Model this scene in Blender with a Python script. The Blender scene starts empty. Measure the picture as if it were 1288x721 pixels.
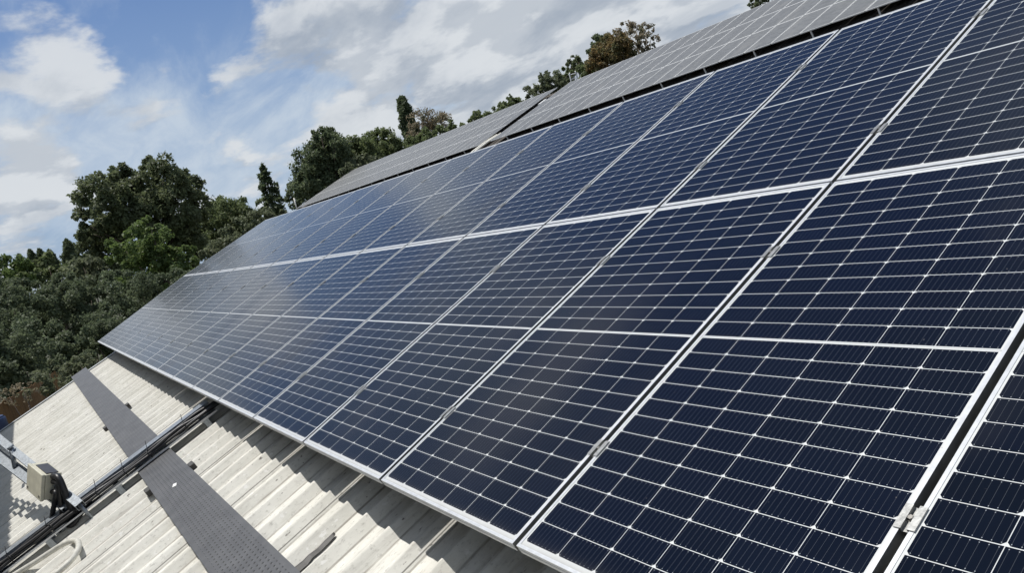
import bpy, bmesh, math, random
import numpy as np
from mathutils import Matrix, Vector

scene = bpy.context.scene
col = scene.collection
# ------------------------------------------------------------------ frame of reference
# roof-array coordinates: u along the rows (towards the viewer), v up the slope, w off the glass
TH = math.radians(22.0)
CT, ST = math.cos(TH), math.sin(TH)
def W(u, v, w): return Vector((u, v*CT - w*ST, v*ST + w*CT))
U, V = 1.11743, 2.11365
CAM = np.array([2.16440, -0.57421, 1.45528])
RC = np.array([[0.530114197832172, 0.6626426026132436, -0.5290403750736035],
               [-0.01945150237178561, -0.6142548853414171, -0.7888679071221899],
               [-0.8477031180263244, 0.42848070788987747, -0.3127358416503214]])
FPX = 990.698
PW = np.array([[1, 0, 0], [0, CT, -ST], [0, ST, CT]])          # array -> world
CAMW = Vector(PW @ CAM)
GROUND = CAMW.z - 7.2

# ------------------------------------------------------------------ camera
cam = bpy.data.cameras.new('camera')
camo = bpy.data.objects.new('camera', cam); col.objects.link(camo)
cam.sensor_width = 36.0; cam.lens = FPX/1288*36.0
cam.clip_start = 0.05; cam.clip_end = 2000
ax = PW @ RC.T                                                # columns: right, down, forward in world
M = Matrix(((ax[0,0], -ax[0,1], -ax[0,2], CAMW.x), (ax[1,0], -ax[1,1], -ax[1,2], CAMW.y),
            (ax[2,0], -ax[2,1], -ax[2,2], CAMW.z), (0,0,0,1)))
camo.matrix_world = M
scene.camera = camo

# ------------------------------------------------------------------ light, sky, exposure
SUNP = Vector((-0.30, 0.20, 1.0)).normalized()
SUN = Vector(PW @ np.array(SUNP)).normalized()
sl = bpy.data.lights.new('sun', 'SUN'); so = bpy.data.objects.new('sun', sl); col.objects.link(so)
sl.energy = 4.4; sl.angle = math.radians(0.5); sl.color = (1.0, 0.965, 0.91)
so.rotation_euler = SUN.to_track_quat('Z', 'Y').to_euler()
scene.view_settings.view_transform = 'Standard'
scene.view_settings.look = 'None'
scene.view_settings.exposure = 0.12
scene.view_settings.gamma = 1.0
scene.view_settings.use_curve_mapping = False

class NT:
    """small helper for building node graphs"""
    def __init__(s, tree): s.t = tree; s.n = tree.nodes; s.l = tree.links
    def new(s, kind, **kw):
        n = s.n.new(kind)
        for k, v in kw.items(): setattr(n, k, v)
        return n
    def put(s, sock, val):
        if isinstance(val, bpy.types.NodeSocket): s.l.new(val, sock)
        else: sock.default_value = val
    def m(s, op, a, b=None, c=None, clamp=False):
        n = s.new('ShaderNodeMath', operation=op); n.use_clamp = clamp
        s.put(n.inputs[0], a)
        if b is not None: s.put(n.inputs[1], b)
        if c is not None: s.put(n.inputs[2], c)
        return n.outputs[0]
    def vm(s, op, a, b=None):
        n = s.new('ShaderNodeVectorMath', operation=op)
        s.put(n.inputs[0], a)
        if b is not None: s.put(n.inputs[1], b)
        return n.outputs['Value'] if op in ('DOT_PRODUCT', 'LENGTH', 'DISTANCE') else n.outputs[0]
    def mix(s, f, a, b, mode='MIX'):
        n = s.new('ShaderNodeMix', data_type='RGBA', blend_type=mode)
        s.put(n.inputs['Factor'], f)
        s.put(n.inputs[6], a if isinstance(a, bpy.types.NodeSocket) else (*a, 1))
        s.put(n.inputs[7], b if isinstance(b, bpy.types.NodeSocket) else (*b, 1))
        return n.outputs[2]
    def noise(s, vec, scale, detail=4, rough=0.55, dist=0.0):
        n = s.new('ShaderNodeTexNoise')
        s.put(n.inputs['Vector'], vec); s.put(n.inputs['Scale'], scale); s.put(n.inputs['Detail'], detail)
        s.put(n.inputs['Roughness'], rough); s.put(n.inputs['Distortion'], dist)
        return n.outputs['Fac']
    def map(s, val, a, b, c=0.0, d=1.0, smooth=True):
        n = s.new('ShaderNodeMapRange'); n.interpolation_type = 'SMOOTHSTEP' if smooth else 'LINEAR'
        s.put(n.inputs[0], val); s.put(n.inputs[1], a); s.put(n.inputs[2], b); s.put(n.inputs[3], c); s.put(n.inputs[4], d)
        return n.outputs[0]
    def mapping(s, vec, scale=(1,1,1), rot=(0,0,0), loc=(0,0,0)):
        n = s.new('ShaderNodeMapping'); s.put(n.inputs['Vector'], vec)
        n.inputs['Scale'].default_value = scale; n.inputs['Rotation'].default_value = rot; n.inputs['Location'].default_value = loc
        return n.outputs[0]
    def sep(s, vec):
        n = s.new('ShaderNodeSeparateXYZ'); s.put(n.inputs[0], vec); return n.outputs
    def comb(s, x, y, z):
        n = s.new('ShaderNodeCombineXYZ'); s.put(n.inputs[0], x); s.put(n.inputs[1], y); s.put(n.inputs[2], z); return n.outputs[0]

def raydir(px, py):
    d = RC.T @ np.array([(px-644)/FPX, (py-360.5)/FPX, 1.0])
    d = PW @ d
    return Vector(d).normalized()
def at(px, py, d):
    """world point on the sight line of a photo pixel at horizontal distance d"""
    r = raydir(px, py); s = d/math.hypot(r.x, r.y)
    return CAMW + r*s

world = bpy.data.worlds.new('World'); scene.world = world; world.use_nodes = True
nt = NT(world.node_tree); nt.n.clear()
out = nt.new('ShaderNodeOutputWorld'); bg = nt.new('ShaderNodeBackground')
sky = nt.new('ShaderNodeTexSky', sky_type='NISHITA'); sky.sun_disc = False
sky.sun_elevation = math.asin(SUN.z); sky.sun_rotation = math.atan2(SUN.x, SUN.y)
sky.air_density = 1.0; sky.dust_density = 0.6; sky.ozone_density = 1.5
tc = nt.new('ShaderNodeTexCoord').outputs['Generated']
dx, dy, dz = nt.sep(tc)
zc = nt.m('ADD', nt.m('MAXIMUM', dz, 0.0), 0.24)
flat = nt.comb(nt.m('DIVIDE', dx, zc), nt.m('DIVIDE', dy, zc), 0.0)
# streaky high cloud + lumpy low cloud, both on a plane overhead
warp = nt.mapping(flat, scale=(0.55, 1.25, 1), rot=(0, 0, math.radians(35)), loc=(3.1, 1.7, 0))
n_hi = nt.noise(warp, 2.9, 10, 0.60, 0.55)
def low_noise(vec): return nt.noise(nt.mapping(vec, scale=(0.9, 1.1, 1), rot=(0, 0, math.radians(20)), loc=(7.3, 2.2, 0.4)), 3.4, 10, 0.53, 0.15)
n_lo = low_noise(flat)
n_up = low_noise(nt.vm('MULTIPLY', flat, (0.94, 0.94, 1.0)))      # the same clouds a little higher up: tells lit tops from shaded bases
lit = nt.map(nt.m('SUBTRACT', n_lo, n_up), -0.06, 0.06)
NRM = Vector(PW @ np.array([0, 0, 1.0]))
def mirrored(px, py):
    """direction of the sky that the near array mirrors at a photo pixel"""
    d = raydir(px, py); return d - 2*d.dot(NRM)*NRM
def spots(base, lst):
    acc = base
    for px, py, rx, amt in lst:
        d = raydir(px, py) if py > -500 else mirrored(px, py+5000)
        dist = nt.vm('DISTANCE', tc, tuple(d))
        g = nt.map(dist, 0.0, rx/FPX, amt, 0.0)
        acc = nt.m('ADD', acc, g)
    return acc
hi = spots(n_hi, [(60,110,170,-.16),(250,15,190,-.22),(420,10,120,-.10),(150,60,120,-.05),(330,130,190,.10),(120,220,200,.10),
                  (470,150,80,-.06),(600,60,330,.10),(900,40,250,.10),(30,280,90,-.12),(560,170,70,-.10),(200,130,170,.10),
                  (880,-4850,330,-.22),(1180,-4900,300,-.18),(700,-4750,160,-.10),(470,-4690,90,-.15),(330,-4640,110,.14),(230,-4590,140,.22),(560,-4730,60,.10)])
lo = spots(n_lo, [(40,213,72,.30),(95,222,40,.10),(55,38,90,.22),(570,110,300,.20),(720,30,300,.20),(880,20,250,.15),(400,60,120,.04),(120,120,230,-.03),(280,60,160,-.05),(200,150,120,.05),(450,130,80,.08),(590,170,60,-.1),
                  (880,-4850,340,-.25),(1180,-4900,300,-.2),(700,-4740,170,-.12),(470,-4690,100,-.2),(900,-4500,400,-.15)])
m_hi = nt.m('MULTIPLY', nt.map(hi, 0.30, 0.68, 0.0, 1.0), nt.map(nt.noise(warp, 7.0, 8, 0.62, 0.4), 0.30, 0.66, 0.55, 0.98))
m_lo = nt.map(lo, 0.515, 0.635)
shade = nt.noise(nt.mapping(flat, scale=(0.9, 1.6, 1), loc=(1.2, 5.0, 2.0)), 2.6, 9, 0.58, 0.15)
SB = 0.088
shade = spots(shade, [(45,200,90,.30),(60,235,60,-.06),(60,30,90,.22),(470,105,90,.14),(640,40,150,.08),(760,60,90,.1),(520,60,120,-.06),(610,150,70,-.12),(700,85,80,-.08)])
lowcol = nt.mix(nt.m('ADD', nt.m('MULTIPLY', nt.map(shade, 0.33, 0.62), 0.5), nt.m('MULTIPLY', lit, 0.5)), (3.75, 4.3, 5.1), (7.4, 7.7, 8.0))
blue = nt.mix(nt.map(dz, 0.0, 0.42, 0.75, 0.0), nt.mix(1.0, sky.outputs[0], (0.57, 0.71, 0.93), 'MULTIPLY'), (3.5, 4.6, 6.4))
c1 = nt.mix(m_hi, blue, (5.6, 6.5, 7.6))
c2 = nt.mix(nt.m('MULTIPLY', m_lo, 0.9), c1, lowcol)
nt.put(bg.inputs['Color'], c2); bg.inputs['Strength'].default_value = SB
nt.l.new(bg.outputs[0], out.inputs[0])

# ------------------------------------------------------------------ builders
def tag(o, label=None, cat=None, group=None, kind=None):
    if label: o['label'] = label
    if cat: o['category'] = cat
    if group: o['group'] = group
    if kind: o['kind'] = kind
    return o
def empty(name, mat=None):
    o = bpy.data.objects.new(name, None); o.empty_display_size = 0.1; col.objects.link(o)
    if mat is not None: o.matrix_world = mat
    return o
def link(name, me, parent=None):
    o = bpy.data.objects.new(name, me); col.objects.link(o)
    if parent is not None: o.parent = parent
    return o
class MB:
    """collects shapes, then links them as one mesh object"""
    def __init__(s): s.v = []; s.f = []; s.smooth = []
    def add(s, vs, fs, smooth=False):
        k = len(s.v); s.v += [tuple(p) for p in vs]
        s.f += [tuple(i+k for i in f) for f in fs]; s.smooth += [smooth]*len(fs)
    def box(s, x0, x1, y0, y1, z0, z1, tf=None):
        vs = [Vector(p) for p in ((x0,y0,z0),(x1,y0,z0),(x1,y1,z0),(x0,y1,z0),(x0,y0,z1),(x1,y0,z1),(x1,y1,z1),(x0,y1,z1))]
        if tf: vs = [tf(p) for p in vs]
        s.add(vs, [(3,2,1,0),(4,5,6,7),(0,1,5,4),(1,2,6,5),(2,3,7,6),(3,0,4,7)])
    def tube(s, pts, rad, n=10, cap=True):
        pts = [Vector(p) for p in pts]
        rs = rad if isinstance(rad, (list, tuple)) else [rad]*len(pts)
        vs = []; fs = []; prev = None
        for i, p in enumerate(pts):
            t = (pts[min(i+1, len(pts)-1)] - pts[max(i-1, 0)]).normalized()
            if prev is None:
                a = t.orthogonal().normalized()
            else:
                a = (prev - t*prev.dot(t)).normalized()
            prev = a; b = t.cross(a)
            for k in range(n):
                an = 2*math.pi*k/n
                vs.append(p + (a*math.cos(an) + b*math.sin(an))*rs[i])
        for i in range(len(pts)-1):
            for k in range(n):
                fs.append((i*n+k, i*n+(k+1)%n, (i+1)*n+(k+1)%n, (i+1)*n+k))
        s.add(vs, fs, True)
        if cap:
            k0 = len(s.v) - len(vs)
            s.f.append(tuple(k0+k for k in reversed(range(n)))); s.smooth.append(False)
            s.f.append(tuple(k0+(len(pts)-1)*n+k for k in range(n))); s.smooth.append(False)
    def mesh(s, name, mat):
        me = bpy.data.meshes.new(name); me.from_pydata([tuple(p) for p in s.v], [], s.f)
        me.polygons.foreach_set('use_smooth', s.smooth)
        if mat: me.materials.append(mat)
        me.update(); return me
    def build(s, name, mat, parent=None): return link(name, s.mesh(name, mat), parent)
def bez(pts, n=8):
    """Catmull-Rom through the points"""
    P = [Vector(p) for p in pts]; P = [2*P[0]-P[1]] + P + [2*P[-1]-P[-2]]; o = []
    for i in range(1, len(P)-2):
        for k in range(n):
            t = k/n; a, b, c, d = P[i-1], P[i], P[i+1], P[i+2]
            o.append(0.5*((2*b)+(c-a)*t+(2*a-5*b+4*c-d)*t*t+(3*b-a-3*c+d)*t**3))
    o.append(P[-2]); return o
def bevel(me, w=0.003, seg=2):
    bm = bmesh.new(); bm.from_mesh(me)
    bmesh.ops.bevel(bm, geom=[e for e in bm.edges], offset=w, segments=seg, affect='EDGES', profile=0.5)
    bm.to_mesh(me); bm.free()

# ------------------------------------------------------------------ materials
def newmat(name):
    m = bpy.data.materials.new(name); m.use_nodes = True
    t = NT(m.node_tree); b = t.n['Principled BSDF']; return m, t, b
def simple(name, c, rough=0.5, metal=0.0, var=0.12, scale=30.0, bump=0.0, spec=0.5):
    m, t, b = newmat(name)
    co = t.new('ShaderNodeTexCoord').outputs['Object']
    nz = t.noise(co, scale, 5, 0.6)
    f = t.map(nz, 0.3, 0.7)
    lo = tuple(x*(1-var) for x in c); hi_ = tuple(min(1, x*(1+var)) for x in c)
    t.put(b.inputs['Base Color'], t.mix(f, lo, hi_))
    b.inputs['Roughness'].default_value = rough; b.inputs['Metallic'].default_value = metal
    b.inputs['Specular IOR Level'].default_value = spec
    if bump:
        bn = t.new('ShaderNodeBump'); bn.inputs['Strength'].default_value = bump; bn.inputs['Distance'].default_value = 0.01
        t.put(bn.inputs['Height'], nz); t.l.new(bn.outputs[0], b.inputs['Normal'])
    return m

PITCH = U/4                                                    # rib spacing of the roof sheets
CP, RP, MID = 0.1764, 0.0848, 0.0098
GAPU, GAPV = 0.024, 0.013
PWD, PHT = U-GAPU, V-GAPV
LIP = 0.0115
def glass_uv(px, py):
    d = RC.T @ np.array([(px-644)/FPX, (py-360.5)/FPX, 1.0]); p = CAM - d*CAM[2]/d[2]; return float(p[0]), float(p[1])
def panel_glass(name, cell, cell2, line, rough, dusty, dust_amt, gridw=0.88, wire_amt=0.14, spec=0.24, films=()):
    m, t, b = newmat(name)
    tcn = t.new('ShaderNodeTexCoord'); co = tcn.outputs['Object']
    x, y, z = t.sep(co)
    info = t.new('ShaderNodeObjectInfo')
    rnd = info.outputs['Random']
    ax_ = t.m('ADD', t.m('DIVIDE', x, CP), 3.0)
    fx = t.m('FRACT', ax_)
    dx_ = t.m('MULTIPLY', t.m('SUBTRACT', 0.5, t.m('ABSOLUTE', t.m('SUBTRACT', fx, 0.5))), CP)
    ay = t.m('ABSOLUTE', y)
    yy = t.m('SUBTRACT', ay, MID/2)
    ry = t.m('DIVIDE', yy, RP)
    fy = t.m('FRACT', ry)
    dyl = t.m('MULTIPLY', t.m('SUBTRACT', 0.5, t.m('ABSOLUTE', t.m('SUBTRACT', fy, 0.5))), RP)
    dyt = t.m('MULTIPLY', t.m('SUBTRACT', 1.0, fy), RP)
    colline = t.m('LESS_THAN', dx_, 0.00105*gridw)
    rowline = t.m('LESS_THAN', dyl, 0.00130*gridw)
    cham = t.m('LESS_THAN', t.m('ADD', dx_, dyt), 0.0105)
    midw = t.m('LESS_THAN', yy, 0.0)
    outx = t.m('GREATER_THAN', t.m('ABSOLUTE', x), 3*CP-0.001)
    outy = t.m('GREATER_THAN', ry, 11.985)
    white = t.m('MAXIMUM', t.m('MAXIMUM', t.m('MAXIMUM', colline, rowline), t.m('MAXIMUM', cham, midw)), t.m('MAXIMUM', outx, outy))
    # ten fine busbar wires per cell and their solder dots
    bx = t.m('FRACT', t.m('MULTIPLY', fx, 9.0))
    wire = t.m('LESS_THAN', t.m('ABSOLUTE', t.m('SUBTRACT', bx, 0.5)), 0.021)
    dot = t.m('MULTIPLY', t.m('LESS_THAN', t.m('ABSOLUTE', t.m('SUBTRACT', bx, 0.5)), 0.055),
              t.m('LESS_THAN', t.m('ABSOLUTE', t.m('SUBTRACT', dyl, 0.0065)), 0.0011))
    wire = t.m('MAXIMUM', t.m('MULTIPLY', wire, wire_amt), t.m('MULTIPLY', dot, 0.8))
    tone = t.mix(rnd, cell, cell2)
    celln = t.m('ADD', t.m('FLOOR', ax_), t.m('MULTIPLY', t.m('FLOOR', t.m('MULTIPLY', t.m('ADD', y, 5.0), 1/RP)), 7.31))
    wn = t.new('ShaderNodeTexWhiteNoise', noise_dimensions='1D'); t.put(wn.inputs['W'], t.m('ADD', celln, t.m('MULTIPLY', rnd, 91.0)))
    tone = t.mix(t.m('MULTIPLY', wn.outputs['Value'], 0.35), tone, tuple(c*1.9 for c in cell2))
    c = t.mix(wire, tone, (0.34, 0.36, 0.38))
    geo = t.new('ShaderNodeNewGeometry').outputs['Position']
    midl = t.m('MULTIPLY', midw, t.m('LESS_THAN', ay, 0.0016))
    lw = t.mix(midl, line, (0.33, 0.34, 0.35))
    c = t.mix(white, c, lw)
    # wind-blown dust: streaks down the slope and fine specks, thicker at the lower frame edge
    dn = t.noise(t.vm('ADD', t.mapping(co, scale=(1.25, 0.42, 1), rot=(0, 0, math.radians(14))), t.comb(t.m('MULTIPLY', rnd, 37.0), t.m('MULTIPLY', rnd, 91.0), 0.0)), 1.15, 4, 0.55, 0.5)
    fine = t.noise(geo, 42.0, 4, 0.7)
    edge = t.m('MULTIPLY', t.m('EXPONENT', t.m('MULTIPLY', t.m('ADD', y, PHT/2-LIP), -75.0)), t.noise(co, 9.0, 3), clamp=True)
    d = t.m('ADD', t.map(dn, 0.54, 0.74, 0.0, dust_amt*2.6), t.m('MULTIPLY', fine, dust_amt*0.12))
    if films:                                                 # a few placed grey-brown patches, longer down the slope
        gu = t.vm('DOT_PRODUCT', geo, (1, 0, 0)); gv = t.vm('DOT_PRODUCT', geo, (0, CT, ST))
        for u0, v0, su, sv, am in films:
            qq = t.m('ADD', t.m('POWER', t.m('ABSOLUTE', t.m('DIVIDE', t.m('SUBTRACT', gu, u0), su)), 3.0), t.m('POWER', t.m('ABSOLUTE', t.m('DIVIDE', t.m('SUBTRACT', gv, v0), sv)), 3.0))
            fl = t.m('MULTIPLY', t.m('EXPONENT', t.m('MULTIPLY', qq, -1.0)), t.map(fine, 0.2, 0.7, 0.75*am, am))
            d = t.m('MAXIMUM', d, fl)
    d = t.m('MAXIMUM', d, t.m('MULTIPLY', edge, 0.75))
    spk = t.map(t.noise(t.mapping(geo, loc=(3, 8, 1)), 55.0, 2, 0.5), 0.765, 0.80, 0.0, 0.5)
    c = t.mix(t.m('MAXIMUM', d, spk), c, dusty)
    t.put(b.inputs['Base Color'], c)
    t.put(b.inputs['Roughness'], t.m('ADD', rough, t.m('MULTIPLY', t.map(dn, 0.50, 0.8), 0.10)))
    b.inputs['IOR'].default_value = 1.45; b.inputs['Specular IOR Level'].default_value = spec; b.inputs['Specular Tint'].default_value = (.55, .78, 1, 1)
    bn = t.new('ShaderNodeBump'); bn.inputs['Strength'].default_value = 0.04; bn.inputs['Distance'].default_value = 0.002
    t.put(bn.inputs['Height'], fine); t.l.new(bn.outputs[0], b.inputs['Normal'])
    return m
M_GLASS = panel_glass('blue_cell_glass', (0.0010, 0.0017, 0.0050), (0.0015, 0.0027, 0.0085), (0.56, 0.57, 0.56), 0.14, (0.16, 0.145, 0.13), 0.024,
                      films=[(*glass_uv(x_, y_), a_, b_, c_) for x_, y_, a_, b_, c_ in ((690, 470, .26, .62, .085), (655, 400, .20, .35, .06), (370, 420, .40, .50, .075), (548, 268, .42, .60, .07), (232, 398, .4, .40, .04))])
M_GREY = panel_glass('grey_cell_glass', (0.115, 0.115, 0.111), (0.125, 0.125, 0.121), (0.17, 0.17, 0.165), 0.45, (0.19, 0.187, 0.18), 0.25, wire_amt=0.06)  # grey cell colour for the far arrays
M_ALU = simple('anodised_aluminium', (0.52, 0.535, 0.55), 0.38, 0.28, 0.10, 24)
M_GAPSHADE = simple('gap_shade_frame_side', (0.20, 0.20, 0.19), 0.5, 0.5, 0.15, 20)  # frame metal darkened to carry the shade inside the panel gaps
M_ALUG = simple('dull_aluminium', (0.66, 0.66, 0.64), 0.5, 0.1, 0.06, 24)
M_GALV = simple('galvanised_steel', (0.27, 0.295, 0.32), 0.45, 0.7, 0.22, 45, 0.05)
M_CLAMP = simple('cast_clamp_metal', (0.33, 0.33, 0.315), 0.38, 0.7, 0.25, 80, 0.05)
M_BOLT = simple('dark_bolt_steel', (0.23, 0.22, 0.20), 0.4, 0.9, 0.3, 120)
M_BLACK = simple('black_cable_rubber', (0.012, 0.012, 0.013), 0.42, 0.0, 0.3, 40)
M_BEIGE = simple('beige_enclosure_plastic', (0.50, 0.48, 0.38), 0.5, 0.0, 0.10, 12)
M_LID = simple('brown_smoked_lid', (0.050, 0.045, 0.042), 0.30, 0.0, 0.2, 12)
M_HOSE = simple('off_white_conduit', (0.50, 0.49, 0.44), 0.55, 0.0, 0.15, 25)
M_CREAM = simple('cream_pipe', (0.72, 0.69, 0.60), 0.5, 0.0, 0.10, 8)
M_WALL = simple('weathered_render', (0.42, 0.40, 0.36), 0.85, 0.0, 0.15, 2.5, 0.2)
M_FLASH = simple('grey_verge_flashing', (0.34, 0.35, 0.35), 0.6, 0.1, 0.15, 9)
M_BLACKST = simple('dark_coated_steel', (0.045, 0.043, 0.040), 0.5, 0.2, 0.2, 15)
M_RUBBER = simple('dark_clip_rubber', (0.055, 0.052, 0.048), 0.6, 0.0, 0.2, 40)
M_DRUM = simple('blue_drum_plastic', (0.014, 0.030, 0.085), 0.45, 0.0, 0.15, 10)
M_WHITE = simple('white_painted_metal', (0.72, 0.72, 0.70), 0.5, 0.0, 0.08, 20)

def roof_mat(name, c0, c1, stain):
    m, t, b = newmat(name)
    co = t.new('ShaderNodeTexCoord').outputs['UV']              # metres along (u, v)
    x, y, z = t.sep(co)
    st = t.noise(t.mapping(co, scale=(7.0, 0.55, 1)), 2.2, 7, 0.65, 0.3)
    pat = t.noise(t.mapping(co, scale=(1, 0.7, 1), loc=(4, 2, 0)), 2.4, 7, 0.65, 0.2)
    fine = t.noise(t.mapping(co, scale=(1, 0.45, 1)), 55.0, 6, 0.72)
    c = t.mix(t.map(pat, 0.3, 0.7), c0, c1)
    c = t.mix(t.map(st, 0.48, 0.72, 0.0, 0.62), c, stain)
    c = t.mix(t.map(fine, 0.52, 0.70, 0.0, 0.6), c, tuple(s*0.75 for s in stain))
    chips = t.noise(t.mapping(co, scale=(1, 0.55, 1), loc=(9, 1, 0)), 19.0, 5, 0.65)
    c = t.mix(t.map(chips, 0.61, 0.66, 0.0, 0.75), c, (0.72, 0.71, 0.68))
    pits = t.noise(t.mapping(co, scale=(1, 0.4, 1), loc=(2, 7, 0)), 38.0, 3, 0.55)
    c = t.mix(t.map(pits, 0.675, 0.715, 0.0, 0.8), c, (0.09, 0.08, 0.07))
    # grime settled along the foot of every rib
    fr = t.m('FRACT', t.m('DIVIDE', t.m('ADD', x, 1.914+PITCH*0.65+400*PITCH), PITCH))
    grime = t.noise(t.mapping(co, scale=(5, 0.5, 1), loc=(1, 4, 0)), 3.0, 6, 0.7)
    foot = t.m('MAXIMUM', t.map(t.m('ABSOLUTE', t.m('SUBTRACT', fr, 0.935)), 0.012, 0.045, 1.0, 0.0), t.map(t.m('ABSOLUTE', t.m('SUBTRACT', fr, 0.445)), 0.008, 0.03, 0.8, 0.0))
    c = t.mix(t.m('MULTIPLY', foot, t.map(grime, 0.38, 0.62, 0.12, 0.75)), c, (0.17, 0.155, 0.13))
    # side laps of the sheets, grimy hairlines
    lap = t.m('ABSOLUTE', t.m('SUBTRACT', t.m('FRACT', t.m('DIVIDE', t.m('ADD', x, 2.133+30*U), U)), 0.5))
    lapl = t.m('GREATER_THAN', lap, 0.5-0.0030/U)
    c = t.mix(t.m('MULTIPLY', lapl, 0.7), c, (0.055, 0.05, 0.045))
    t.put(b.inputs['Base Color'], c)
    b.inputs['Roughness'].default_value = 0.88; b.inputs['Specular IOR Level'].default_value = 0.25
    bn = t.new('ShaderNodeBump'); bn.inputs['Strength'].default_value = 0.45; bn.inputs['Distance'].default_value = 0.006
    t.put(bn.inputs['Height'], t.m('ADD', fine, t.m('MULTIPLY', chips, 0.6))); t.l.new(bn.outputs[0], b.inputs['Normal'])
    return m
M_ROOF = roof_mat('weathered_cement_sheet', (0.54, 0.53, 0.48), (0.67, 0.66, 0.61), (0.36, 0.345, 0.31))
M_ROOFB = roof_mat('shade_dark_cement_sheet', (0.10, 0.09, 0.08), (0.14, 0.125, 0.11), (0.06, 0.052, 0.045))  # same cement, with the shade under the grey arrays put into its colour

def walk_mat(name, perf, wear):
    m, t, b = newmat(name)
    co = t.new('ShaderNodeTexCoord').outputs['Object']
    x, y, z = t.sep(co)
    n1 = t.noise(co, 6.0, 6, 0.65); n2 = t.noise(t.mapping(co, scale=(1, 1, 1), loc=(5, 2, 1)), 26.0, 5, 0.7)
    c = t.mix(t.map(n1, 0.3, 0.7), (0.070, 0.072, 0.077), (0.105, 0.107, 0.112))
    c = t.mix(t.map(n2, 0.60, 0.72, 0.0, wear), c, (0.33, 0.33, 0.32))
    sx, sy = 0.052, 0.028
    row = t.m('FLOOR', t.m('DIVIDE', y, sy))
    xs = t.m('ADD', t.m('DIVIDE', x, sx), t.m('MULTIPLY', row, 0.5))
    ddx = t.m('MULTIPLY', t.m('SUBTRACT', t.m('FRACT', xs), 0.5), sx)
    ddy = t.m('MULTIPLY', t.m('SUBTRACT', t.m('FRACT', t.m('DIVIDE', y, sy)), 0.5), sy)
    r = t.m('SQRT', t.m('ADD', t.m('POWER', t.m('MULTIPLY', ddx, 0.62), 2.0), t.m('POWER', ddy, 2.0)))
    lim = t.m('LESS_THAN', t.m('ABSOLUTE', y), 0.125)
    hole = t.m('MULTIPLY', t.m('LESS_THAN', r, 0.0052), lim)
    ring = t.m('MULTIPLY', t.map(r, 0.005, 0.0095, 1.0, 0.0), lim)
    c = t.mix(t.m('MULTIPLY', hole, perf), c, (0.012, 0.012, 0.012))
    t.put(b.inputs['Base Color'], c); b.inputs['Roughness'].default_value = 0.55; b.inputs['Metallic'].default_value = 0.25
    bn = t.new('ShaderNodeBump'); bn.inputs['Strength'].default_value = 0.5*perf; bn.inputs['Distance'].default_value = 0.004
    t.put(bn.inputs['Height'], ring); t.l.new(bn.outputs[0], b.inputs['Normal'])
    return m
M_WALKN = walk_mat('punched_dark_steel', 1.0, 0.10)
M_WALKF = walk_mat('scuffed_dark_steel', 0.35, 0.55)

def leaf_mat(name, c0, c1, c2=None, trans=0.50):
    m, t, b = newmat(name)
    g = t.new('ShaderNodeNewGeometry')
    n = t.noise(g.outputs['Position'], 0.9, 3, 0.6)
    rnd = g.outputs['Random Per Island']
    c = t.mix(rnd, c0, c1)
    if c2: c = t.mix(t.map(n, 0.42, 0.62), c, c2)
    t.put(b.inputs['Base Color'], c); b.inputs['Roughness'].default_value = 0.55
    b.inputs['Specular IOR Level'].default_value = 0.3
    tr = t.new('ShaderNodeBsdfTranslucent'); t.put(tr.inputs['Color'], c)
    mx = t.new('ShaderNodeMixShader'); mx.inputs[0].default_value = trans
    t.l.new(b.outputs[0], mx.inputs[1]); t.l.new(tr.outputs[0], mx.inputs[2])
    t.l.new(mx.outputs[0], t.n['Material Output'].inputs[0])
    return m
L_DARK = leaf_mat('dark_leaves', (0.091, 0.114, 0.055), (0.176, 0.208, 0.101), (0.125, 0.146, 0.075))
L_BRIGHT = leaf_mat('fresh_leaves', (0.085, 0.131, 0.038), (0.178, 0.237, 0.072), (0.118, 0.165, 0.057))
L_OLIVE = leaf_mat('grey_green_leaves', (0.101, 0.122, 0.065), (0.215, 0.240, 0.140), (0.150, 0.169, 0.096))
L_HEDGE = leaf_mat('dull_green_leaves', (0.081, 0.107, 0.055), (0.182, 0.218, 0.125), (0.120, 0.146, 0.081))
L_MID = leaf_mat('mid_green_leaves', (0.104, 0.140, 0.057), (0.208, 0.247, 0.109), (0.150, 0.179, 0.081))
L_PINE = leaf_mat('pine_needles', (0.081, 0.112, 0.057), (0.169, 0.202, 0.104))
L_AUT = leaf_mat('rusty_leaves', (0.170, 0.128, 0.055), (0.270, 0.180, 0.080), (0.150, 0.150, 0.070))
L_DRY = leaf_mat('dry_twiggy_leaves', (0.200, 0.165, 0.105), (0.310, 0.255, 0.175), (0.160, 0.158, 0.095))
M_BARK = simple('bark', (0.11, 0.085, 0.065), 0.9, 0.0, 0.3, 6, 0.4)
M_BARKP = simple('pale_bark', (0.26, 0.23, 0.19), 0.9, 0.0, 0.3, 6, 0.4)

# ------------------------------------------------------------------ ground
def make_ground():
    m, t, b = newmat('dry_grass_ground')
    co = t.new('ShaderNodeTexCoord').outputs['Object']
    n1 = t.noise(co, 0.12, 6, 0.6); n2 = t.noise(co, 3.0, 6, 0.7)
    c = t.mix(t.map(n1, 0.35, 0.65), (0.055, 0.055, 0.032), (0.040, 0.052, 0.024))
    c = t.mix(t.map(n2, 0.4, 0.7, 0.0, 0.6), c, (0.085, 0.075, 0.048))
    t.put(b.inputs['Base Color'], c); b.inputs['Roughness'].default_value = 0.95
    mb = MB(); s = 900; mb.add([(-s,-s,GROUND),(s,-s,GROUND),(s,s,GROUND),(-s,s,GROUND)], [(0,1,2,3)])
    tag(mb.build('ground', m), 'dry grassy ground around the farm buildings', 'ground', kind='structure')
make_ground()

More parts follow.
